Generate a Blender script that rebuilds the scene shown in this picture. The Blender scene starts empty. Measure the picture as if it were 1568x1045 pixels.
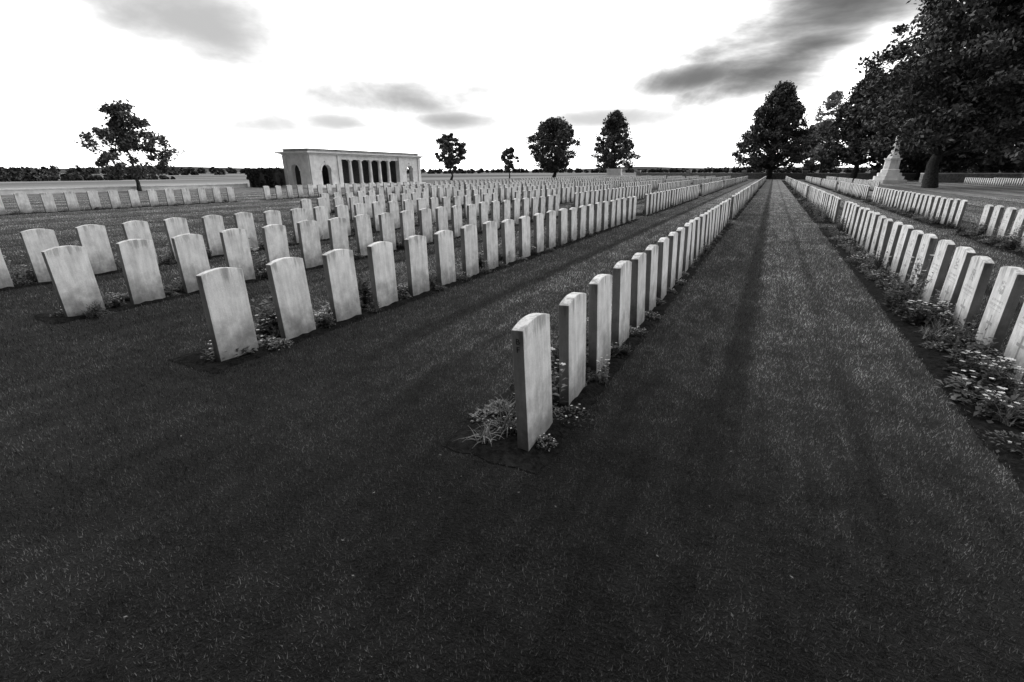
import bpy, math, random
import numpy as np
from mathutils import Vector, Matrix
random.seed(7); rng=np.random.default_rng(11)
scene=bpy.context.scene
H=1.66
# ------------------------------------------------------------ camera
cd=bpy.data.cameras.new("camera"); cam=bpy.data.objects.new("camera",cd); scene.collection.objects.link(cam)
cd.sensor_width=36; cd.lens=16.5; cd.clip_end=6000; cd.clip_start=0.05
cam.location=(0,0,H); cam.rotation_euler=(math.radians(70.1),0,math.radians(27.7))
scene.camera=cam
scene.view_settings.view_transform='Standard'; scene.view_settings.look='None'; scene.view_settings.exposure=0

# ------------------------------------------------------------ node helpers
class NT:
    def __init__(s,nt): s.nt=nt; s.n=nt.nodes; s.l=nt.links
    def node(s,t,**k):
        n=s.n.new(t)
        for a,b in k.items(): setattr(n,a,b)
        return n
    def put(s,sock,v):
        if isinstance(v,bpy.types.NodeSocket): s.l.new(v,sock)
        elif v is not None: sock.default_value=v
    def m(s,op,a,b=None,c=None,clamp=False):
        n=s.node('ShaderNodeMath',operation=op); n.use_clamp=clamp
        s.put(n.inputs[0],a); s.put(n.inputs[1],b); s.put(n.inputs[2],c)
        return n.outputs[0]
    def mr(s,v,a,b,c,d,smooth=True):
        n=s.node('ShaderNodeMapRange'); n.interpolation_type='SMOOTHSTEP' if smooth else 'LINEAR'
        s.put(n.inputs[0],v)
        for i,x in enumerate((a,b,c,d)): s.put(n.inputs[i+1],x)
        return n.outputs[0]
    def noise(s,vec,scale,detail=3,rough=.55,dist=0):
        n=s.node('ShaderNodeTexNoise'); s.put(n.inputs['Vector'],vec)
        n.inputs['Scale'].default_value=scale; n.inputs['Detail'].default_value=detail
        n.inputs['Roughness'].default_value=rough; n.inputs['Distortion'].default_value=dist
        return n.outputs[0]
    def scale(s,vec,x,y,z):
        n=s.node('ShaderNodeVectorMath',operation='MULTIPLY'); s.put(n.inputs[0],vec); n.inputs[1].default_value=(x,y,z)
        return n.outputs[0]
    def mix(s,f,a,b):
        return s.m('ADD',s.m('MULTIPLY',a,s.m('SUBTRACT',1.0,f)),s.m('MULTIPLY',b,f))
def new_mat(name):
    m=bpy.data.materials.new(name); m.use_nodes=True
    t=NT(m.node_tree); b=m.node_tree.nodes['Principled BSDF']
    b.inputs['Roughness'].default_value=.85
    b.inputs['Specular IOR Level'].default_value=.25
    return m,t,b
def grey(t,b,val):
    c=t.node('ShaderNodeCombineColor'); 
    for i in range(3): t.put(c.inputs[i],val)
    t.l.new(c.outputs[0],b.inputs['Base Color']); return c.outputs[0]
def bump(t,b,h,strength,dist=.01):
    n=t.node('ShaderNodeBump'); n.inputs['Strength'].default_value=strength; n.inputs['Distance'].default_value=dist
    t.l.new(h,n.inputs['Height']); t.l.new(n.outputs[0],b.inputs['Normal'])

def lawn_value(t,pos):
    """mown lawn reflectance multiplier from world position"""
    sx=t.node('ShaderNodeSeparateXYZ'); t.l.new(pos,sx.inputs[0]); X,Y=sx.outputs[0],sx.outputs[1]
    big=t.noise(pos,.9,4,.6); mid=t.noise(pos,5,3,.6); fine=t.noise(t.scale(pos,6,.5,1),1.0,3,.65)
    v=t.m('MULTIPLY',t.mr(big,.3,.7,.68,1.35),t.mr(mid,.3,.7,.72,1.35))
    v=t.m('MULTIPLY',v,t.mr(fine,.3,.7,.68,1.32))
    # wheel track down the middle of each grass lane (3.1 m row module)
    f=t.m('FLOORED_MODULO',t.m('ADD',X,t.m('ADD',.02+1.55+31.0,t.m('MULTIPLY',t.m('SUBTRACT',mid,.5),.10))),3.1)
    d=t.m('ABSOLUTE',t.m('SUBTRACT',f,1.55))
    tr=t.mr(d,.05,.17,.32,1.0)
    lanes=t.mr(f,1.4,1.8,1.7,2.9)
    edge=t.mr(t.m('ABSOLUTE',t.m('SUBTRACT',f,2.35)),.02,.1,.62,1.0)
    on=t.mr(Y,1.2,6.5,0,1)  # dim foreground painted into the near lawn colour, fading out along the rows
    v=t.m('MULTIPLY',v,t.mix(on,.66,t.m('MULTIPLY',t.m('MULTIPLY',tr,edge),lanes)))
    return v,X,Y
# lawn / ground material
M_ground,t,b=new_mat("ground_mat")
g=t.node('ShaderNodeNewGeometry'); pos=g.outputs['Position']
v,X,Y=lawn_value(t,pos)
tex=t.noise(pos,70,3,.7)
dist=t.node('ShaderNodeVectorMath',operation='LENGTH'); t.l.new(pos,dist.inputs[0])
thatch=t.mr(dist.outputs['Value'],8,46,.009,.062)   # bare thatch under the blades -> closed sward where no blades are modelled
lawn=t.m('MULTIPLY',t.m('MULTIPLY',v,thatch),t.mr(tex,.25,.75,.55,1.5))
fld=t.noise(t.scale(pos,.035,.0025,1),1.0,3,.6)
fld2=t.noise(t.scale(pos,.01,.01,1),1.0,5,.6)
field=t.m('MULTIPLY',t.mr(fld,.38,.62,.05,.26),t.mr(fld2,.3,.7,.5,1.2))
mask=t.m('MAXIMUM',t.mr(X,-54,-53,1,0),t.m('MAXIMUM',t.mr(Y,127,129,0,1),t.mr(X,95,97,0,1)))
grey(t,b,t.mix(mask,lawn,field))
b.inputs['Roughness'].default_value=1; b.inputs['Specular IOR Level'].default_value=0
b.inputs['Sheen Weight'].default_value=.10; b.inputs['Sheen Roughness'].default_value=.5
bump(t,b,tex,.6,.02)
# grass blade material
M_grass,t,b=new_mat("grass_blade_mat")
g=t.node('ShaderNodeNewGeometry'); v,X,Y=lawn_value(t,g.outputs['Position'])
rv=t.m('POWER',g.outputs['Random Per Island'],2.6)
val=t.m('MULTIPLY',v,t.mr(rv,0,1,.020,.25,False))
c=grey(t,b,val); b.inputs['Roughness'].default_value=.6; b.inputs['Specular IOR Level'].default_value=.2
tr=t.node('ShaderNodeBsdfTranslucent'); t.l.new(c,tr.inputs[0])
ms=t.node('ShaderNodeMixShader'); ms.inputs[0].default_value=.45
out=t.n['Material Output']; t.l.new(b.outputs[0],ms.inputs[1]); t.l.new(tr.outputs[0],ms.inputs[2]); t.l.new(ms.outputs[0],out.inputs[0])
# soil
M_soil,t,b=new_mat("soil_mat")
g=t.node('ShaderNodeNewGeometry'); n=t.noise(g.outputs['Position'],22,5,.7)
grey(t,b,t.mr(n,.3,.7,.006,.024)); bump(t,b,n,.8,.03); b.inputs['Roughness'].default_value=1; b.inputs['Specular IOR Level'].default_value=.02
# headstone
def stone_mat(name,engraved):
    M,t,b=new_mat(name)
    tc=t.node('ShaderNodeTexCoord'); o=tc.outputs['Object']; g=t.node('ShaderNodeNewGeometry')
    s=t.node('ShaderNodeSeparateXYZ'); t.l.new(o,s.inputs[0]); z=s.outputs[2]; y=s.outputs[1]
    oi=t.node('ShaderNodeObjectInfo'); rnd=oi.outputs['Random'] if engraved else g.outputs['Random Per Island']
    off=t.node('ShaderNodeVectorMath',operation='ADD'); t.l.new(o,off.inputs[0])
    cc=t.node('ShaderNodeCombineXYZ'); 
    for i in range(3): t.l.new(t.m('MULTIPLY',rnd,40.0+i*13),cc.inputs[i])
    t.l.new(cc.outputs[0],off.inputs[1]); p=off.outputs[0]
    n1=t.noise(p,6,6,.65); n2=t.noise(t.scale(p,16,16,2.0),1.0,4,.65); n3=t.noise(p,90,3,.7)
    v=t.m('MULTIPLY',t.mr(n1,.3,.7,.72,.93),t.mr(n2,.3,.70,1.02,.76))
    v=t.m('MULTIPLY',v,t.mr(n3,.3,.7,.91,1.04))
    v=t.m('MULTIPLY',v,t.mr(rnd,0,1,.86,1.0,False))
    # algae / splashed soil near the ground
    dz=t.m('ADD',z,t.m('MULTIPLY',t.m('SUBTRACT',n1,.5),.40))
    v=t.m('MULTIPLY',v,t.mr(dz,-.02,.46,.32,1.0))
    # lichen under the crown
    v=t.m('MULTIPLY',v,t.mr(t.m('MULTIPLY',t.mr(z,.5,.8,0,1),n2),.45,.62,1,.64))
    # narrow sides darkened: their shade is painted into the stone colour
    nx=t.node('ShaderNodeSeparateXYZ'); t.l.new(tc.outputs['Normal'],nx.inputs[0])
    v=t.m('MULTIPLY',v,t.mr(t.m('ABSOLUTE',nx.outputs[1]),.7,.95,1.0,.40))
    h=n3
    if engraved:
        face=t.m('LESS_THAN',nx.outputs[0],-.7)
        ay=t.m('ABSOLUTE',y)
        def rngm(v_,a,c_): return t.m('MULTIPLY',t.m('GREATER_THAN',v_,a),t.m('LESS_THAN',v_,c_))
        cr=t.m('MAXIMUM',t.m('MULTIPLY',t.m('LESS_THAN',ay,.014),rngm(z,.14,.38)),t.m('MULTIPLY',t.m('LESS_THAN',ay,.065),rngm(z,.285,.312)))
        q=t.m('DIVIDE',z,.045); row=t.m('FLOOR',q); fr=t.m('FRACT',q)
        cv=t.node('ShaderNodeCombineXYZ'); t.l.new(t.m('MULTIPLY',y,95.0),cv.inputs[0]); t.l.new(t.m('MULTIPLY',row,7.3),cv.inputs[1]); t.l.new(t.m('MULTIPLY',z,40.0),cv.inputs[2])
        ln=t.m('GREATER_THAN',t.noise(cv.outputs[0],1.0,1,.5),.5)
        tx=t.m('MULTIPLY',t.m('MULTIPLY',rngm(fr,.2,.7),ln),t.m('MULTIPLY',rngm(z,.43,.53),t.m('LESS_THAN',ay,.14)))
        badge=t.m('MULTIPLY',t.m('MULTIPLY',rngm(z,.58,.70),t.m('LESS_THAN',ay,.055)),t.m('GREATER_THAN',t.noise(p,45,1,.5),.5))
        e=t.m('MULTIPLY',face,t.m('MAXIMUM',badge,t.m('MAXIMUM',cr,tx)))
        v=t.m('MULTIPLY',v,t.mix(e,1.0,.55))
    grey(t,b,v); bump(t,b,h,.3,.005); b.inputs['Roughness'].default_value=.85
    return M
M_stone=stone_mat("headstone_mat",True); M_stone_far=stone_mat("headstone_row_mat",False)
def simple(name,lo,hi,sc=4,rough=.9,bs=.2,bd=.02,spec=.2):
    M,t,b=new_mat(name); g=t.node('ShaderNodeNewGeometry'); n=t.noise(g.outputs['Position'],sc,5,.6)
    grey(t,b,t.mr(n,.3,.7,lo,hi)); bump(t,b,n,bs,bd); b.inputs['Roughness'].default_value=rough; b.inputs['Specular IOR Level'].default_value=spec
    return M
M_letter=simple("letter_mat",.03,.05)
M_build=simple("limestone_mat",.66,.86,1.5)
M_inner_shade=simple("shelter_interior_shade_mat",.05,.09,2)  # inner walls coloured dark, shade behind the columns painted in
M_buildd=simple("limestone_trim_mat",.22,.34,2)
M_roof=simple("roof_mat",.10,.16,3)
M_wall=simple("rubble_wall_mat",.2,.42,3,.9,.6,.05)
M_pale=simple("pale_kerb_mat",.6,.8,2)
M_bark=simple("bark_mat",.03,.08,6,1,.8,.05,.05)
M_bronze=simple("bronze_mat",.04,.08,6,.5)
def leaf_mat(name,lo,hi,trans=.25):
    M,t,b=new_mat(name); g=t.node('ShaderNodeNewGeometry')
    n=t.noise(g.outputs['Position'],.5,2,.5)
    v=t.m('MULTIPLY',t.mr(g.outputs['Random Per Island'],0,1,lo,hi,False),t.mr(n,.3,.7,.7,1.3))
    c=grey(t,b,v); b.inputs['Roughness'].default_value=.6; b.inputs['Specular IOR Level'].default_value=.2
    if trans:
        tr=t.node('ShaderNodeBsdfTranslucent'); t.l.new(c,tr.inputs[0])
        ms=t.node('ShaderNodeMixShader'); ms.inputs[0].default_value=trans
        out=t.n['Material Output']; t.l.new(b.outputs[0],ms.inputs[1]); t.l.new(tr.outputs[0],ms.inputs[2]); t.l.new(ms.outputs[0],out.inputs[0])
    return M
M_leaf=leaf_mat("tree_leaf_mat",.03,.17,0); M_leafpale=leaf_mat("pale_leaf_mat",.18,.55,0)
M_plant=leaf_mat("plant_leaf_mat",.05,.34,.2); M_plantd=leaf_mat("dark_plant_leaf_mat",.02,.16,.2)
M_petal=leaf_mat("petal_mat",.6,.85,.2)
M_far=leaf_mat("far_foliage_mat",.02,.10,0)

# ------------------------------------------------------------ mesh helpers
def link(o,parent=None):
    scene.collection.objects.link(o)
    if parent: o.parent=parent
    return o
def mesh_np(name,V,F,mats,mi=None,smooth=False):
    V=np.asarray(V,dtype=np.float32); F=np.asarray(F,dtype=np.int32)
    me=bpy.data.meshes.new(name); k=F.shape[1]
    me.vertices.add(len(V)); me.vertices.foreach_set('co',V.ravel())
    me.loops.add(F.size); me.loops.foreach_set('vertex_index',F.ravel())
    me.polygons.add(len(F)); me.polygons.foreach_set('loop_start',np.arange(0,F.size,k,dtype=np.int32))
    me.polygons.foreach_set('loop_total',np.full(len(F),k,dtype=np.int32))
    for m in mats: me.materials.append(m)
    if mi is not None: me.polygons.foreach_set('material_index',np.asarray(mi,dtype=np.int32))
    if smooth: me.polygons.foreach_set('use_smooth',np.ones(len(F),dtype=bool))
    me.update(calc_edges=True); return me
class MB:
    def __init__(s): s.v=[]; s.f=[]; s.m=[]
    def box(s,x0,x1,y0,y1,z0,z1,mi=0):
        n=len(s.v); s.v+=[(x0,y0,z0),(x1,y0,z0),(x1,y1,z0),(x0,y1,z0),(x0,y0,z1),(x1,y0,z1),(x1,y1,z1),(x0,y1,z1)]
        for q in ((0,3,2,1),(4,5,6,7),(0,1,5,4),(1,2,6,5),(2,3,7,6),(3,0,4,7)): s.f.append([n+i for i in q]); s.m.append(mi)
    def lathe(s,cx,cy,prof,k=16,mi=0,rot=0):
        n=len(s.v)
        for r,z in prof:
            for i in range(k):
                a=rot+2*math.pi*i/k; s.v.append((cx+r*math.cos(a),cy+r*math.sin(a),z))
        for j in range(len(prof)-1):
            for i in range(k):
                a=n+j*k+i; b_=n+j*k+(i+1)%k; s.f.append([a,b_,b_+k,a+k]); s.m.append(mi)
        s.f.append([n+(len(prof)-1)*k+i for i in range(k)]); s.m.append(mi)
        s.f.append([n+k-1-i for i in range(k)]); s.m.append(mi)
    def prism(s,pts,fn,t0,t1,mi=0):
        n=len(s.v); k=len(pts)
        for tt in (t0,t1):
            for p in pts: s.v.append(fn(p[0],p[1],tt))
        s.f.append([n+i for i in range(k)]); s.m.append(mi); s.f.append([n+k+k-1-i for i in range(k)]); s.m.append(mi)
        for i in range(k): j=(i+1)%k; s.f.append([n+i,n+k+i,n+k+j,n+j]); s.m.append(mi)
    def tube(s,pts,rad,k=7,mi=0):
        n=len(s.v)
        for i,p in enumerate(pts):
            a=pts[max(i-1,0)]; c=pts[min(i+1,len(pts)-1)]
            d=(Vector(c)-Vector(a)).normalized(); u=d.orthogonal().normalized(); w=d.cross(u)
            for j in range(k):
                an=2*math.pi*j/k; q=Vector(p)+(u*math.cos(an)+w*math.sin(an))*rad[i]; s.v.append(tuple(q))
        for i in range(len(pts)-1):
            for j in range(k):
                a=n+i*k+j; b_=n+i*k+(j+1)%k; s.f.append([a,b_,b_+k,a+k]); s.m.append(mi)
    def obj(s,name,mats,parent=None,fix=True,bev=0,smooth=False):
        me=bpy.data.meshes.new(name); me.from_pydata(s.v,[],s.f); 
        for m in mats: me.materials.append(m)
        me.polygons.foreach_set('material_index',s.m); me.update()
        if fix:
            import bmesh
            bm=bmesh.new(); bm.from_mesh(me); bmesh.ops.recalc_face_normals(bm,faces=bm.faces); bm.to_mesh(me); bm.free()
        if smooth: me.shade_smooth()
        o=link(bpy.data.objects.new(name,me),parent)
        if bev:
            md=o.modifiers.new('bev','BEVEL'); md.width=bev; md.segments=2; md.limit_method='ANGLE'
        return o

# ------------------------------------------------------------ ground
S=4000
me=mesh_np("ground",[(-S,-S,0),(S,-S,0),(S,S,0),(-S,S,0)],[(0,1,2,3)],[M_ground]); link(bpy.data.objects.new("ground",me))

# ------------------------------------------------------------ rows layout
blocks=[(2.28,17.6),(19.3,34.6),(36.4,52.0),(53.8,69.2),(71.0,86.5),(88.3,104.0)]
rows=[(-1.115,2.28),(-4.22,2.28),(-7.2,2.28),(-9.95,2.0),(-13.0,10.5),(-16.1,14.0),(-19.2,19.3),(-22.2,26.5),(-27.0,-12.0),
      (2.07,2.28),(5.25,2.28),(8.4,53.8)]
LEAN={-1.115:-.055,-4.22:-.03}
# headstone mesh
def headstone_mesh(name,mat,w=.193,tk=.038,h=.835,rise=.036,bev=.004):
    import bmesh
    pts=[(-w,-.08),(w,-.08),(w,h-rise)]
    K=8
    for i in range(1,K): 
        a=w-2*w*i/K; pts.append((a,h-rise*(a/w)**2))
    pts.append((-w,h-rise))
    bm=bmesh.new(); A=[bm.verts.new((-tk,p[0],p[1])) for p in pts]; B=[bm.verts.new((tk,p[0],p[1])) for p in pts]
    bm.faces.new(A); bm.faces.new(B[::-1]); k=len(pts)
    for i in range(k): j=(i+1)%k; bm.faces.new((A[i],B[i],B[j],A[j]))
    bmesh.ops.recalc_face_normals(bm,faces=bm.faces)
    if bev:
        ed=[e for e in bm.edges if e.calc_face_angle(0)>.6]
        bmesh.ops.bevel(bm,geom=ed,offset=bev,segments=2,profile=.5,affect='EDGES')
    me=bpy.data.meshes.new(name); bm.to_mesh(me); bm.free(); me.materials.append(mat); return me
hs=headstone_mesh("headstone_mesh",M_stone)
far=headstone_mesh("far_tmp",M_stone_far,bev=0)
fv=np.array([v.co[:] for v in far.vertices]); ff=[list(p.vertices) for p in far.polygons]
farV=[];farF=[]; first=None; segs=[]
for xr,ys in rows:
    sp=.68
    bl=list(blocks)
    if xr<-25: bl=[(-12,2.0),(3.4,17.6)]+blocks[1:]; sp=.80
    for (a,c) in bl:
        a2=max(a,ys)
        if a2>c-1: continue
        segs.append((xr,a2,c))
        y=a2+.19
        while y+.19<c+.05:
            near=(y<36 and xr>-30)
            rz=random.gauss(0,.014); rx=random.gauss(0,.009); ry=random.gauss(LEAN.get(xr,0),.012); dz=random.uniform(-.016,.010)
            if near:
                o=bpy.data.objects.new("gravestone",hs); link(o); o.location=(xr+random.gauss(0,.006),y,dz)
                o.rotation_euler=(rx,ry,rz)
                if xr==-1.115 and first is None: first=o; o.location=(xr,y,0); o.rotation_euler=(0,-.06,0)
            else:
                R=np.array(Matrix.Rotation(rz,3,'Z')@Matrix.Rotation(ry,3,'Y')); n=len(farV)
                farV.extend((fv@R.T+np.array([xr,y,dz])).tolist()); farF.extend([[n+i for i in q] for q in ff])
            y+=sp*random.uniform(.985,1.015)
# group under the trees on the right
for xr in (24,27,30):
    y=78
    while y<92:
        n=len(farV); farV.extend((fv+np.array([xr,y,0])).tolist()); farF.extend([[n+i for i in q] for q in ff]); y+=.7
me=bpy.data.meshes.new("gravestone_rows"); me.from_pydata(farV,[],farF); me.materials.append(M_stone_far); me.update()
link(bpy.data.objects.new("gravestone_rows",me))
# row letters on the narrow edge of the first stone
for ch,zz in (("B",.715),("F",.665)):
    cu=bpy.data.curves.new("row_letter",'FONT'); cu.body=ch; cu.size=.05; cu.extrude=.0012; cu.align_x='CENTER'; cu.materials.append(M_letter)
    o=bpy.data.objects.new("row_letter",cu); link(o,first); o.location=(0,-.1935,zz); o.rotation_euler=(math.pi/2,0,0)
# soil beds
V=[];F=[]
for xr,a,c in segs:
    x0,x1=xr-(.58 if xr==2.07 else .50),xr+.18; y0,y1=a-.18,c+.12
    st=.07 if c<19 else (.15 if c<36 else .5)
    nx=9; ny=max(2,int((y1-y0)/st)); n=len(V)
    for j in range(ny+1):
        for i in range(nx+1):
            edge=(i in(0,nx)) or (j in (0,ny))
            ex=random.gauss(0,.016) if i in (0,nx) else 0
            V.append((x0+(x1-x0)*i/nx+ex,y0+(y1-y0)*j/ny+(random.gauss(0,.016) if j in (0,ny) else 0),.005 if edge else .010+random.random()*.022))
    for j in range(ny):
        for i in range(nx):
            q=n+j*(nx+1)+i; F.append((q,q+1,q+nx+2,q+nx+1))
me=mesh_np("soil_bed",V,F,[M_soil]); link(bpy.data.objects.new("soil_bed",me))

# ------------------------------------------------------------ grass
N=900000
rr=np.linspace(.5,46,4000); dens=np.where(rr<3,1,(3/rr)**1.75)*rr; cdf=np.cumsum(dens); cdf/=cdf[-1]
r=np.interp(rng.random(N),cdf,rr); th=math.radians(27.7)+rng.uniform(-math.radians(62),math.radians(62),N)
x=-np.sin(th)*r; y=np.cos(th)*r
keep=(x>-49)
jit=rng.normal(0,.018,N)
for xr,a,c in segs: keep&=~((x+jit>xr-(.57 if xr==2.07 else .49))&(x+jit<xr+.17)&(y+jit>a-.17)&(y<c+.11))
cl=np.sin(x*7.3+np.sin(y*5.1))*np.sin(y*8.7+np.sin(x*4.3))
keep&=(rng.random(N)<.84+.16*cl)
x=x[keep];y=y[keep];r=r[keep];n=len(x)
s=np.maximum(1,(r/3))**.6
hgt=(.010+.014*rng.random(n)**1.5)*np.minimum(s,2.2); w=(.0012+.0009*rng.random(n))*s
az=rng.uniform(0,2*np.pi,n); ln=rng.uniform(.0,.8,n)*hgt; la=rng.uniform(0,2*np.pi,n)
V=np.empty((n,3,3),np.float32)
V[:,0]=np.stack([x-np.cos(az)*w,y-np.sin(az)*w,np.zeros(n)],1)
V[:,1]=np.stack([x+np.cos(az)*w,y+np.sin(az)*w,np.zeros(n)],1)
V[:,2]=np.stack([x+np.cos(la)*ln,y+np.sin(la)*ln,hgt],1)
me=mesh_np("grass",V.reshape(-1,3),np.arange(3*n).reshape(-1,3),[M_grass]); link(bpy.data.objects.new("grass",me))
# fallen leaves, one scattered mass
n=300; rr_=rng.uniform(1.2,14,n); th=math.radians(27.7)+rng.uniform(-1.0,1.0,n)
px=-np.sin(th)*rr_; py=np.cos(th)*rr_; V=[];F=[]
for i in range(n):
    a=random.uniform(0,6.28); s_=random.uniform(.004,.008); z=random.uniform(.014,.024); k=len(V)
    for q in range(4):
        V.append((px[i]+math.cos(a+q*1.57)*s_*(1.5 if q%2 else .8),py[i]+math.sin(a+q*1.57)*s_*(1.5 if q%2 else .8),z+random.uniform(-.004,.004)))
    F.append((k,k+1,k+2,k+3))
link(bpy.data.objects.new("fallen_leaves",mesh_np("fallen_leaves",V,F,[M_plantd])))

# ------------------------------------------------------------ bedding plants
def leafquad(V,F,MI,base,d,up,L,W,mi,fold=.3):
    d=d.normalized(); side=d.cross(up); 
    if side.length<1e-3: side=Vector((1,0,0))
    side.normalize(); nrm=side.cross(d)
    k=len(V); p1=base+d*L*.5+nrm*L*.08
    V+= [tuple(base),tuple(p1+side*W),tuple(base+d*L-nrm*L*fold*.5),tuple(p1-side*W)]
    F.append((k,k+1,k+2,k+3)); MI.append(mi)
def rv(): return Vector((random.gauss(0,1),random.gauss(0,1),random.gauss(0,1))).normalized()
def plant_mound(seed,R,Hh,n,L,W,mi,fl=0,flr=.014):
    random.seed(seed); V=[];F=[];MI=[]
    for i in range(n):
        a=random.uniform(0,6.28); rr=R*math.sqrt(random.random()); z=Hh*(1-(rr/R)**2)*random.uniform(.3,1)
        b_=Vector((rr*math.cos(a),rr*math.sin(a),z+.01)); d=Vector((math.cos(a),math.sin(a),random.uniform(-.1,1.0)))+rv()*.6
        leafquad(V,F,MI,b_,d,Vector((0,0,1)),L*random.uniform(.6,1.3),W*random.uniform(.6,1.3),mi)
    for i in range(fl):
        a=random.uniform(0,6.28); rr=R*.9*math.sqrt(random.random()); c=Vector((rr*math.cos(a),rr*math.sin(a),Hh*(1-.7*(rr/R)**2)+random.uniform(.02,.06)))
        for q in range(5):
            an=q*1.257+random.random()*.3; leafquad(V,F,MI,c,Vector((math.cos(an),math.sin(an),.35)),Vector((0,0,1)),flr*1.5,flr*.6,2)
    return mesh_np("mound",V,F,[M_plant,M_plantd,M_petal],MI)
def plant_strap(seed,n,L,W,mi,droop=1.0):
    random.seed(seed); V=[];F=[];MI=[]
    for i in range(n):
        a=random.uniform(0,6.28); d=Vector((math.cos(a),math.sin(a),0)); side=Vector((-d.y,d.x,0)); l=L*random.uniform(.6,1.2)
        b_=Vector((random.gauss(0,.04),random.gauss(0,.04),0)); out=random.uniform(.2,.9)*droop; k=len(V); segn=5
        for j in range(segn+1):
            tt=j/segn; p=b_+d*(l*out*tt**1.4)+Vector((0,0,1))*l*(tt*.8-out*.75*tt**2.2); p.z=max(p.z,.012+random.random()*.01)
            ww=W*(1-tt*.85); V+=[tuple(p-side*ww),tuple(p+side*ww)]
            if j: F.append((k+2*j-2,k+2*j-1,k+2*j+1,k+2*j)); MI.append(mi)
    return mesh_np("strap",V,F,[M_plant,M_plantd,M_petal],MI)
def plant_stalk(seed,n,Hh,L,W,mi,fl=True):
    random.seed(seed); V=[];F=[];MI=[]
    for i in range(n):
        a=random.uniform(0,6.28); lean=Vector((math.cos(a),math.sin(a),0))*random.uniform(.05,.35); h=Hh*random.uniform(.6,1.1); b_=Vector((random.gauss(0,.05),random.gauss(0,.05),0))
        k=len(V); s_=.0025; top=b_+lean*h+Vector((0,0,h))
        V+=[(b_.x-s_,b_.y,0),(b_.x+s_,b_.y,0),(top.x+s_*.5,top.y,top.z),(top.x-s_*.5,top.y,top.z)]; F.append((k,k+1,k+2,k+3)); MI.append(mi)
        for j in range(11):
            tt=(j+1)/11; p=b_+(lean*h+Vector((0,0,h)))*tt; d=rv(); d.z=abs(d.z)*.6+.1
            leafquad(V,F,MI,p,d,Vector((0,0,1)),L*(1.2-tt*.6)*random.uniform(.7,1.2),W*(1.2-tt*.6),mi)
        if fl and random.random()<.5:
            for q in range(6):
                an=q*1.05; leafquad(V,F,MI,top,Vector((math.cos(an),math.sin(an),.5)),Vector((0,0,1)),.028,.012,2)
    return mesh_np("stalk",V,F,[M_plant,M_plantd,M_petal],MI)
P={ "ground_cover_plant":[plant_mound(1,.17,.09,130,.05,.014,0),plant_mound(2,.2,.07,160,.035,.011,1,6,.010),plant_mound(3,.15,.12,120,.06,.018,1)],
    "flowering_plant":[plant_mound(4,.16,.12,120,.05,.016,0,7,.012),plant_mound(5,.2,.15,150,.05,.015,1,12,.011)],
    "strap_leaf_plant":[plant_strap(6,50,.26,.006,0),plant_strap(7,40,.34,.007,0,.7),plant_strap(8,50,.3,.008,1)],
    "leafy_shrub":[plant_stalk(9,22,.34,.07,.02,1,False),plant_stalk(10,18,.42,.06,.016,0),plant_stalk(12,26,.28,.07,.024,1)] }
random.seed(5)
def put(kind,x,y,s=1.0,var=None):
    o=bpy.data.objects.new(kind,P[kind][var if var is not None else random.randrange(len(P[kind]))]); link(o)
    o.location=(x,y,.012); o.rotation_euler=(0,0,random.uniform(0,6.28)); o.scale=(s,s,s*random.uniform(.85,1.15))
for xr,a,c in segs:
    if a>53: continue
    y=a+.12
    dense=.095 if xr==2.07 and c<36 else (.09 if c<19 else (.18 if c<36 else .5))
    if xr<-20: dense=.4
    while y<c:
        q=random.random()
        side=random.random()
        if side<.66: xx=xr-random.uniform(.10,.44); sc=1.0; yy=y
        else:
            k_=round((y-a)/.68); yy=a+.68*k_-.15
            if yy<a: yy=y
            xx=xr+random.uniform(-.06,.14); sc=.62
        if xr<-20: xx=xr+random.uniform(.1,.35)*random.choice([-1,1]); sc=.9
        if xr==-1.115 and y<3.0: sc*=.6
        if q<.5: put("ground_cover_plant",xx,yy,random.uniform(.6,1.15)*sc)
        elif q<.66: put("flowering_plant",xx,yy,random.uniform(.6,1.1)*sc)
        elif q<.82: put("strap_leaf_plant",xx,yy,random.uniform(.5,1.0)*sc)
        else: put("leafy_shrub",xx,yy,random.uniform(.55,1.1)*sc)
        y+=dense*random.uniform(.6,1.3)
put("strap_leaf_plant",-1.38,2.26,.72,0); put("strap_leaf_plant",-1.30,2.42,.75,2); put("strap_leaf_plant",-1.40,2.60,.8,2)
put("leafy_shrub",-1.30,2.95,1.0,1)
put("leafy_shrub",-4.55,3.1,1.25,0); put("flowering_plant",-4.6,3.0,1.3,0); put("leafy_shrub",-4.5,4.4,1.2,0)
put("leafy_shrub",1.75,5.2,1.1,0); put("leafy_shrub",1.8,4.7,.9,2); put("flowering_plant",1.65,4.6,1.2,0); put("flowering_plant",1.72,4.3,1.2,1); put("leafy_shrub",1.75,7.4,1.3,1)
put("strap_leaf_plant",-6.95,2.45,.9,2); put("leafy_shrub",-6.98,2.5,.55,0)

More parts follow.
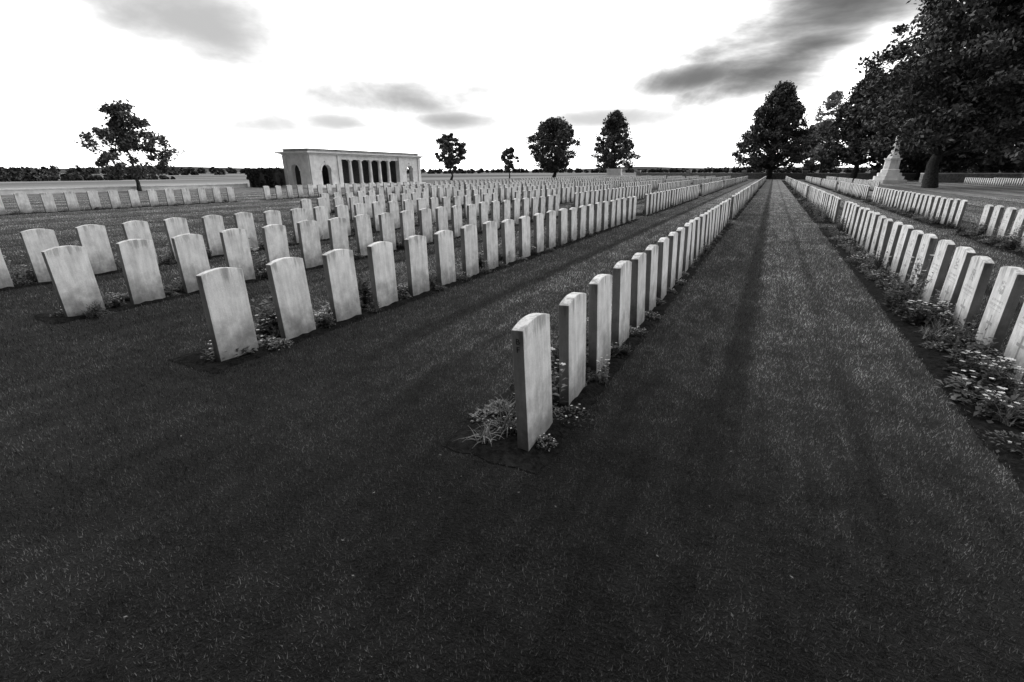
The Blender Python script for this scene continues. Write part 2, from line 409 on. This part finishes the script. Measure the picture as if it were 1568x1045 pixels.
# ------------------------------------------------------------ trees
def make_tree(name,loc,Ht,R,z0,prof,ncl,nleaf,leaf,seed,tr,off=(0,0),clr=.17,mat=None,sub=.5,squash=1.0):
    random.seed(seed); g=np.random.default_rng(seed); mb=MB()
    top=Vector((off[0]*.8,off[1]*.8,Ht*.82)); pts=[];rad=[]
    for i in range(9):
        tt=i/8; pts.append(Vector((top.x*tt**1.6+random.gauss(0,.012*Ht)*(0<tt),top.y*tt**1.6+random.gauss(0,.012*Ht)*(0<tt),top.z*tt))); rad.append(tr*(1.35 if i==0 else 1)*(1-tt*.88))
    mb.tube(pts,rad,9)
    cs=[]
    for i in range(ncl):
        tt=random.random()**.9; rt=R*prof(tt)*random.uniform(.8,1.08); a=random.uniform(0,6.28); q=random.random()**sub
        cs.append((Vector((off[0]*(.4+.6*tt)+rt*q*math.cos(a),off[1]*(.4+.6*tt)+rt*q*math.sin(a),z0+(Ht-z0)*tt*.96)),R*clr*random.uniform(.55,1.35)))
    for c,cr in cs[::2]:
        zt=max(z0*.75,c.z-.45*math.hypot(c.x-off[0]*.5,c.y-off[1]*.5)-.4); zt=min(zt,top.z*.97); f=zt/top.z*8; i=min(int(f),7); b_=pts[i].lerp(pts[i+1],f-i); r0=tr*(1-zt/top.z*.85)*.42
        m1=b_.lerp(c,.5)+Vector((random.gauss(0,.2),random.gauss(0,.2),random.uniform(0,.4)))*R*.1
        mb.tube([b_,m1,c],[r0,r0*.6,r0*.15],5)
    V=np.array(mb.v);F=np.array(mb.f); MI=np.zeros(len(F),int)
    per=max(8,nleaf//ncl); C=[]
    for c,cr in cs:
        d=g.normal(size=(per,3)); d/=np.linalg.norm(d,axis=1)[:,None]; rad_=cr*(g.random(per)**.45)*(1+.25*g.normal(size=per)); d[:,2]*=.75
        C.append(np.array(c)+d*rad_[:,None])
    C=np.concatenate(C); n=len(C); C[:,2]=np.maximum(C[:,2],z0*.72)
    u=g.normal(size=(n,3)); u/=np.linalg.norm(u,axis=1)[:,None]; w=np.cross(u,g.normal(size=(n,3))); w/=np.linalg.norm(w,axis=1)[:,None]
    L=leaf*g.uniform(.6,1.4,n)[:,None]
    Q=np.stack([C-u*L,C+w*L*.55,C+u*L,C-w*L*.55],1).reshape(-1,3)
    V2=np.concatenate([V,Q]); F2=np.concatenate([F,np.arange(4*n).reshape(-1,4)+len(V)]); MI=np.concatenate([MI,np.ones(n,int)])
    me=mesh_np(name,V2,F2,[M_bark,mat or M_leaf],MI); o=link(bpy.data.objects.new(name,me)); o.location=(loc[0],loc[1],0); return o
oval=lambda t: max(.12,math.sin(math.pi*min(1,(t*.92+.05)))**.6)
drop=lambda t: max(.1,(1-t)**.62*min(1,(t+.12)/.32)**.6*1.12)
dome=lambda t: max(.15,(1-t**2.4)**.5*min(1,(t+.35)/.5))
dome2=lambda t: max(.15,(1-t**3)**.5*min(1,(t+.34)/.50))
make_tree("maple_tree",(-49.5,23.3),7.1,4.1,1.5,lambda t:max(.3,(1-t**1.6)**.6*min(1,(t+.6))),74,8500,.14,121,.15,clr=.14,sub=.6)
make_tree("maple_tree",(-54.5,78.7),8.4,3.2,2.0,oval,80,7500,.22,22,.2)
make_tree("maple_tree",(-56.3,106),6.8,2.3,2.0,oval,46,4500,.22,23,.15,clr=.2)
make_tree("lime_tree",(-46.9,110.9),13.3,6.3,1.8,oval,330,23000,.24,24,.4,clr=.13)
make_tree("lime_tree",(-37.2,127),15.8,6.4,2.5,drop,300,22000,.25,25,.42,clr=.14)
make_tree("lime_tree",(-.9,123.8),19.0,8.4,2.6,drop,520,40000,.26,26,.55,clr=.12)
make_tree("beech_tree",(14.8,66.5),23,9.9,4.2,dome2,560,74000,.20,31,.55,off=(3.1,1),clr=.12)
make_tree("beech_tree",(27.5,76.6),23,10,4.5,dome,360,40000,.28,32,.6,clr=.14)
make_tree("beech_tree",(19.5,113),20,8.5,4.5,dome,240,24000,.32,33,.5)
make_tree("beech_tree",(13.7,116.5),19,7.6,3.5,drop,300,26000,.30,34,.5,clr=.14)
make_tree("birch_tree",(9.2,131),18,6.0,4,drop,110,7000,.24,35,.3,mat=M_leafpale,clr=.14)
make_tree("beech_tree",(33,114),19,9.5,2.5,dome,200,20000,.38,36,.5)
make_tree("beech_tree",(25.5,124),18,8.5,2.5,dome,180,16000,.38,37,.5)
make_tree("beech_tree",(38,98),21,10,3.0,dome,220,24000,.36,38,.5)
make_tree("beech_tree",(8,140),12,6,2,dome,100,8000,.36,39,.4)

def foliage_mass(name,pts,leaf,per,seed,mat):
    g=np.random.default_rng(seed); C=[]
    for (x,y,z,r) in pts:
        d=g.normal(size=(per,3)); d/=np.linalg.norm(d,axis=1)[:,None]; C.append(np.array([x,y,z])+d*(r*g.random(per)**.35)[:,None])
    C=np.concatenate(C); C[:,2]=np.abs(C[:,2]); n=len(C)
    u=g.normal(size=(n,3)); u/=np.linalg.norm(u,axis=1)[:,None]; w=np.cross(u,g.normal(size=(n,3))); w/=np.linalg.norm(w,axis=1)[:,None]; L=leaf*g.uniform(.6,1.4,n)[:,None]
    Q=np.stack([C-u*L,C+w*L*.7,C+u*L,C-w*L*.7],1).reshape(-1,3)
    return link(bpy.data.objects.new(name,mesh_np(name,Q,np.arange(4*n).reshape(-1,4),[mat])))
random.seed(3)
pts=[]
for i in range(140):
    y=-65+i*.9; s_=random.uniform(.62,1.05)*(1 if y<35 else max(.3,1-(y-35)/40)); pts.append((-116+random.gauss(0,1.5),y,.95*s_,1.2*s_)); pts.append((-114+random.gauss(0,1),y,.45*s_,.9*s_))
foliage_mass("hedgerow",pts,.28,120,51,M_far)
pts=[]
def belt(x0,y0,x1,y1,n,h):
    for i in range(n):
        tt=i/n; s_=random.uniform(.6,1.15); pts.append((x0+(x1-x0)*tt+random.gauss(0,3),y0+(y1-y0)*tt+random.gauss(0,3),h*.45*s_,h*.55*s_))
belt(-420,-60,-330,420,220,4.2); belt(-330,420,-60,560,130,4.0); belt(-60,560,160,560,100,6); belt(-230,120,-200,330,90,1.3); belt(160,480,420,300,60,10)
foliage_mass("distant_tree_line",pts,1.0,70,52,M_far)
pts=[]
for i in range(90): pts.append((random.uniform(20,95),random.uniform(129,136),random.uniform(1.5,6),random.uniform(1.8,3)))
for i in range(60): pts.append((random.uniform(44,60),random.uniform(80,130),random.uniform(1.5,6),random.uniform(1.8,3)))
foliage_mass("woodland_edge",pts,.5,110,53,M_far)
# clipped hedge beside the shelter
pts=[]
for i in range(260): pts.append((random.uniform(-50.6,-46.1),random.choice([34.6,35.9,random.uniform(34.6,35.9)]),random.choice([random.uniform(.2,1.7),1.72]),.22))
foliage_mass("clipped_hedge",pts,.09,90,54,M_far)
mb=MB(); mb.box(-50.6,-46.1,34.6,35.9,0,1.75); mb.obj("hedge_core",[M_far],bpy.data.objects["clipped_hedge"])

# distant hills
V=[];F=[];K=220
for i in range(K+1):
    a=math.radians(-130+220*i/K); hh=5+4*math.sin(a*5+1)+2*math.sin(a*11)+1.5*math.sin(a*23+2)+ (9*math.exp(-((math.degrees(a)+12)/7)**2))
    for rr_,zz in ((700,-.5),(950,hh*.55),(1300,hh*1.0),(1700,hh*.9),(2400,-1)):
        V.append((math.sin(a)*rr_,math.cos(a)*rr_,max(zz,-.5)))
for i in range(K):
    for j in range(4): q=i*5+j; F.append((q,q+5,q+6,q+1))
M_hill=simple("hill_mat",.03,.14,.004,1,0,.01,0)
link(bpy.data.objects.new("distant_hills",mesh_np("distant_hills",V,F,[M_hill],smooth=True)))

# ------------------------------------------------------------ walls, kerb
mb=MB(); mb.box(-50.6,-50.1,-60,34,0,.32); mb.box(-50.66,-50.04,-60,34,.322,.42); mb.obj("low_boundary_wall",[M_pale])
mb=MB()
mb.box(-30,95,125,125.6,0,1.15)
mb.box(-30.05,95.05,124.93,125.67,1.152,1.3,1)
for xx in range(-30,96,12): mb.box(xx-.45,xx+.45,124.8,125.8,0,1.6); mb.box(xx-.55,xx+.55,124.7,125.9,1.602,1.8,1)
mb.obj("boundary_wall",[M_wall,M_pale])
mb=MB()
pp=[(20,84),(26,88),(33,90),(40,88),(46,84)]
for i in range(len(pp)-1):
    a=Vector(pp[i]);c=Vector(pp[i+1]); d=(c-a).normalized(); nrm=Vector((-d.y,d.x))*.25
    for z0_,z1_,k_,mi in ((0,1.25,1,0),(1.252,1.4,1.25,1)):
        n=len(mb.v)
        for p in (a-nrm*k_,c-nrm*k_,c+nrm*k_,a+nrm*k_): mb.v.append((p.x,p.y+12,z0_))
        for p in (a-nrm*k_,c-nrm*k_,c+nrm*k_,a+nrm*k_): mb.v.append((p.x,p.y+12,z1_))
        for q in ((0,3,2,1),(4,5,6,7),(0,1,5,4),(1,2,6,5),(2,3,7,6),(3,0,4,7)): mb.f.append([n+k for k in q]); mb.m.append(mi)
mb.obj("curved_terrace_wall",[M_wall,M_pale])

# ------------------------------------------------------------ memorial shelter
E=bpy.data.objects.new("memorial_shelter",None); link(E); 
FX=-42.0; BX=-45.9; Y0,Y1=35.6,53.5; YA,YB=39.8,49.2; HT=3.0
def arch_outline(w,h,ow,spring,cx):
    a,b_=cx-ow/2,cx+ow/2; pts=[(0,0),(a,0),(a,spring)]
    for i in range(1,12):
        an=math.pi-math.pi*i/12; pts.append((cx+ow/2*math.cos(an),spring+ow/2*math.sin(an)))
    pts+=[(b_,spring),(b_,0),(w,0),(w,h),(0,h)]; return pts
def arch_ring(ow,spring,cx,wd):
    o=[];i_=[]
    for k in range(0,13):
        an=math.pi-math.pi*k/12; o.append((cx+(ow/2+wd)*math.cos(an),spring+(ow/2+wd)*math.sin(an))); i_.append((cx+ow/2*math.cos(an),spring+ow/2*math.sin(an)))
    return o+i_[::-1]
mb=MB()
T=.45
fX=lambda ys: (lambda u,v,t_: (t_,ys+u,v+.25))
for ys,wd in ((Y0,YA-Y0),(YB,Y1-YB)):
    mb.prism(arch_outline(wd,HT,1.25,1.45,wd/2),fX(ys),FX-T,FX)
    mb.prism(arch_ring(1.25,1.45,wd/2,.22),fX(ys),FX+.002,FX+.07)
    mb.box(FX+.002,FX+.11,ys+wd/2-.11,ys+wd/2+.11,.25+2.02,.25+2.42)
    for s_ in (ys,ys+wd-.5): mb.box(FX+.002,FX+.14,s_+.003,s_+.497,.25,.25+HT-.01)
    for s_ in (ys+.55,ys+wd/2+.7): mb.box(FX+.002,FX+.06,s_,s_+wd/2-1.3,1.62,1.76)
fY=lambda yy: (lambda u,v,t_: (BX+u,t_,v+.25))
wd=FX-T-BX
for ya,yb,sg in ((Y0,Y0+T,-1),(Y1-T,Y1,1)):
    mb.prism(arch_outline(wd,HT,1.3,1.45,wd/2),fY(0),ya,yb)
    yy=(ya-.07,ya-.002) if sg<0 else (yb+.002,yb+.07)
    mb.prism(arch_ring(1.3,1.45,wd/2,.22),fY(0),yy[0],yy[1])
    mb.box(BX+.01,BX+.5,yy[0],yy[1],.25,3.2); mb.box(FX-.5,FX-.01,yy[0],yy[1],.25,3.2)
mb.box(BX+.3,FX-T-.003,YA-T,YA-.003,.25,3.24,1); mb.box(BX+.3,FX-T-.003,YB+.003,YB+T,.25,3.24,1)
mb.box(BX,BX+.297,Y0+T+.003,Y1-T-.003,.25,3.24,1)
mb.obj("pavilion_walls",[M_build,M_inner_shade],E)
mb=MB(); mb.box(BX-.4,FX+.5,Y0-.4,Y1+.4,0,.246); mb.box(BX-.8,FX+.95,Y0-.8,Y1+.8,0,.12); mb.obj("stylobate",[M_build],E)
mb=MB(); mb.box(FX-.5,FX-.04,YA+.003,YB-.003,2.86,3.247); mb.obj("entablature",[M_build],E)
mb=MB()
for i in range(5):
    yy=YA+(YB-YA)*(i+1)/6
    mb.box(FX-.50,FX-.04,yy-.26,yy+.26,.25,.36); mb.box(FX-.50,FX-.04,yy-.26,yy+.26,2.75,2.856)
    mb.lathe(FX-.27,yy,[(.25,.363),(.25,.42),(.215,.46),(.21,1.2),(.18,2.6),(.19,2.64),(.23,2.745)],14)
mb.obj("columns",[M_build],E,smooth=False)
mb=MB()
mb.box(BX-.05,FX+.17,Y0-.15,Y1+.15,3.252,3.34); mb.box(BX-.22,FX+.28,Y0-.27,Y1+.27,3.342,3.42); mb.box(BX-.45,FX+.50,Y0-.50,Y1+.50,3.422,3.54)
mb.obj("cornice",[M_build],E)
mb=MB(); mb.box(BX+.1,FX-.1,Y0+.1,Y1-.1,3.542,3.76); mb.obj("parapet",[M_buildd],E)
mb=MB(); mb.box(BX+.02,FX-.02,Y0+.02,Y1-.02,3.762,3.83); mb.obj("roof",[M_roof],E)
mb=MB(); mb.box(BX+.3,BX+.36,YA+1.2,YB-1.2,.25,2.2); mb.obj("register_panel",[M_bronze],E)

# ------------------------------------------------------------ cross of sacrifice
mb=MB(); cx,cy=0,0; r8=math.pi/8
mb.lathe(cx,cy,[(2.4,0),(2.4,.42)],8,rot=r8); mb.lathe(cx,cy,[(1.95,.422),(1.95,.85)],8,rot=r8); mb.lathe(cx,cy,[(1.55,.852),(1.55,1.25)],8,rot=r8)
mb.lathe(cx,cy,[(1.2,1.252),(1.2,1.6),(1.0,1.7),(.95,2.7),(1.12,2.8),(1.12,2.95)],8,rot=r8)
mb.lathe(cx,cy,[(.8,2.952),(.75,3.2),(.5,3.5),(.42,4.4),(.34,4.6),(.30,5.1),(.22,8.6),(.26,8.65),(.26,8.8)],8,rot=r8)
mb.lathe(cx,cy,[(.2,8.802),(.16,8.9)],8,rot=r8)
mb.box(cx-1.3,cx-.24,cy-.18,cy+.18,7.0,7.4); mb.box(cx+.24,cx+1.3,cy-.18,cy+.18,7.0,7.4)
mb.box(cx-.06,cx+.06,cy-.36,cy-.32,5.0,8.0,1); mb.box(cx-.45,cx+.45,cy-.37,cy-.31,7.3,7.4,1)
o=mb.obj("stone_memorial_cross",[M_build,M_bronze]); o.location=(14.8,89.0,0); o.scale=(.95,.95,1.15)
# stone of remembrance
mb=MB(); cx,cy=-34,117.7
mb.box(cx-3.6,cx+3.6,cy-2,cy+2,0,.2); mb.box(cx-3.1,cx+3.1,cy-1.6,cy+1.6,.2,.42); mb.box(cx-2.6,cx+2.6,cy-1.2,cy+1.2,.42,.64)
mb.box(cx-1.9,cx+1.9,cy-.6,cy+.6,.64,.9); mb.box(cx-1.75,cx+1.75,cy-.48,cy+.48,.9,2.2)
mb.obj("altar_stone_memorial",[M_build],bev=.03)

# ------------------------------------------------------------ light
AZ=math.radians(-84); EL=math.radians(42)
sd=bpy.data.lights.new("sun",'SUN'); sd.energy=1.5; sd.angle=math.radians(85); sd.color=(1,.995,.985)
so=bpy.data.objects.new("sun",sd); link(so)
dv=Vector((math.sin(AZ)*math.cos(EL),math.cos(AZ)*math.cos(EL),math.sin(EL))); so.rotation_euler=dv.to_track_quat('Z','Y').to_euler(); so.location=(-20,-5,30)
w=bpy.data.worlds.new("World"); scene.world=w; w.use_nodes=True; t=NT(w.node_tree); bg=t.n['Background']
sky=t.node('ShaderNodeTexSky'); sky.sky_type='NISHITA'; sky.sun_disc=False; sky.sun_elevation=EL; sky.sun_rotation=AZ%(2*math.pi); sky.air_density=1; sky.dust_density=3
bw=t.node('ShaderNodeRGBToBW'); t.l.new(sky.outputs[0],bw.inputs[0])
tc=t.node('ShaderNodeTexCoord'); dirv=tc.outputs['Generated']; sx=t.node('ShaderNodeSeparateXYZ'); t.l.new(dirv,sx.inputs[0])
az=t.m('MULTIPLY',t.m('ARCTAN2',sx.outputs[0],sx.outputs[1]),180/math.pi); el=t.m('MULTIPLY',t.m('ARCSINE',sx.outputs[2]),180/math.pi)
c0=math.radians(0)
dt=t.m('ADD',t.m('MULTIPLY',sx.outputs[0],math.sin(c0)),t.m('MULTIPLY',sx.outputs[1],math.cos(c0)))
lobe=t.mr(dt,-.50,.42,1.2,36.0)
lobe=t.m('MULTIPLY',lobe,t.mr(el,22,70,1.0,.30))
base=t.mix(.94,t.m('MINIMUM',bw.outputs[0],8.0),lobe)
n1=t.noise(t.scale(dirv,1,1,2.4),3.4,7,.58,.5); n2=t.noise(t.scale(dirv,1,1,2.6),7,5,.55,.3)
def cloud(a,e,wd,hh,sl,lum,sf=1.0):
    """soft cloud bank: returns optical depth"""
    da=t.m('SUBTRACT',az,a); de=t.m('SUBTRACT',t.m('SUBTRACT',el,e),t.m('MULTIPLY',da,sl))
    d=t.m('SQRT',t.m('ADD',t.m('POWER',t.m('DIVIDE',da,wd),2),t.m('POWER',t.m('DIVIDE',de,hh),2)))
    d=t.m('ADD',d,t.m('MULTIPLY',t.m('SUBTRACT',n1,.5),1.9)); d=t.m('ADD',d,t.m('MULTIPLY',t.m('SUBTRACT',n2,.5),.8))
    return t.m('MULTIPLY',t.mr(d,1.5,.0,0,1),lum)
H0=-27.7
cl=None
for a,e,wd,hh,sl,dk in ((H0+28,10.4,10,3.1,.25,3.5),(H0+19.5,8.9,6.5,1.4,.10,2.8),(H0+31,13.6,12,5.0,.2,3.3),(H0+45,12,10,4,.1,2.6),
        (H0-30.5,12.6,10,3.2,-.12,1.8),(H0-40,15.5,10,3.4,0,1.5),(H0-11.5,7.1,11,2.8,-.05,2.05),(H0-7,5.3,10,1.6,0,1.95),(H0-25.5,4.4,7,1.7,0,1.5),(H0-46,4.8,8,1.3,0,1.1),(H0-18,4.7,8,1.4,0,1.6),(H0+10,5.4,10,1.4,0,1.6),
        (100,25,30,12,.05,1),(170,30,40,14,0,.6),(-110,28,25,9,0,.6)):
    k=cloud(a,e,wd,hh,sl,dk); cl=k if cl is None else t.m('MAXIMUM',cl,k)
soft=t.m('MULTIPLY',t.mr(n1,.42,.70,0,.8),t.mr(el,3,12,.7,1))
final=t.m('MULTIPLY',base,t.m('EXPONENT',t.m('MULTIPLY',t.m('MAXIMUM',cl,soft),-1.0)))
cc=t.node('ShaderNodeCombineColor')
for i in range(3): t.l.new(final,cc.inputs[i])
t.l.new(cc.outputs[0],bg.inputs[0]); bg.inputs[1].default_value=.1
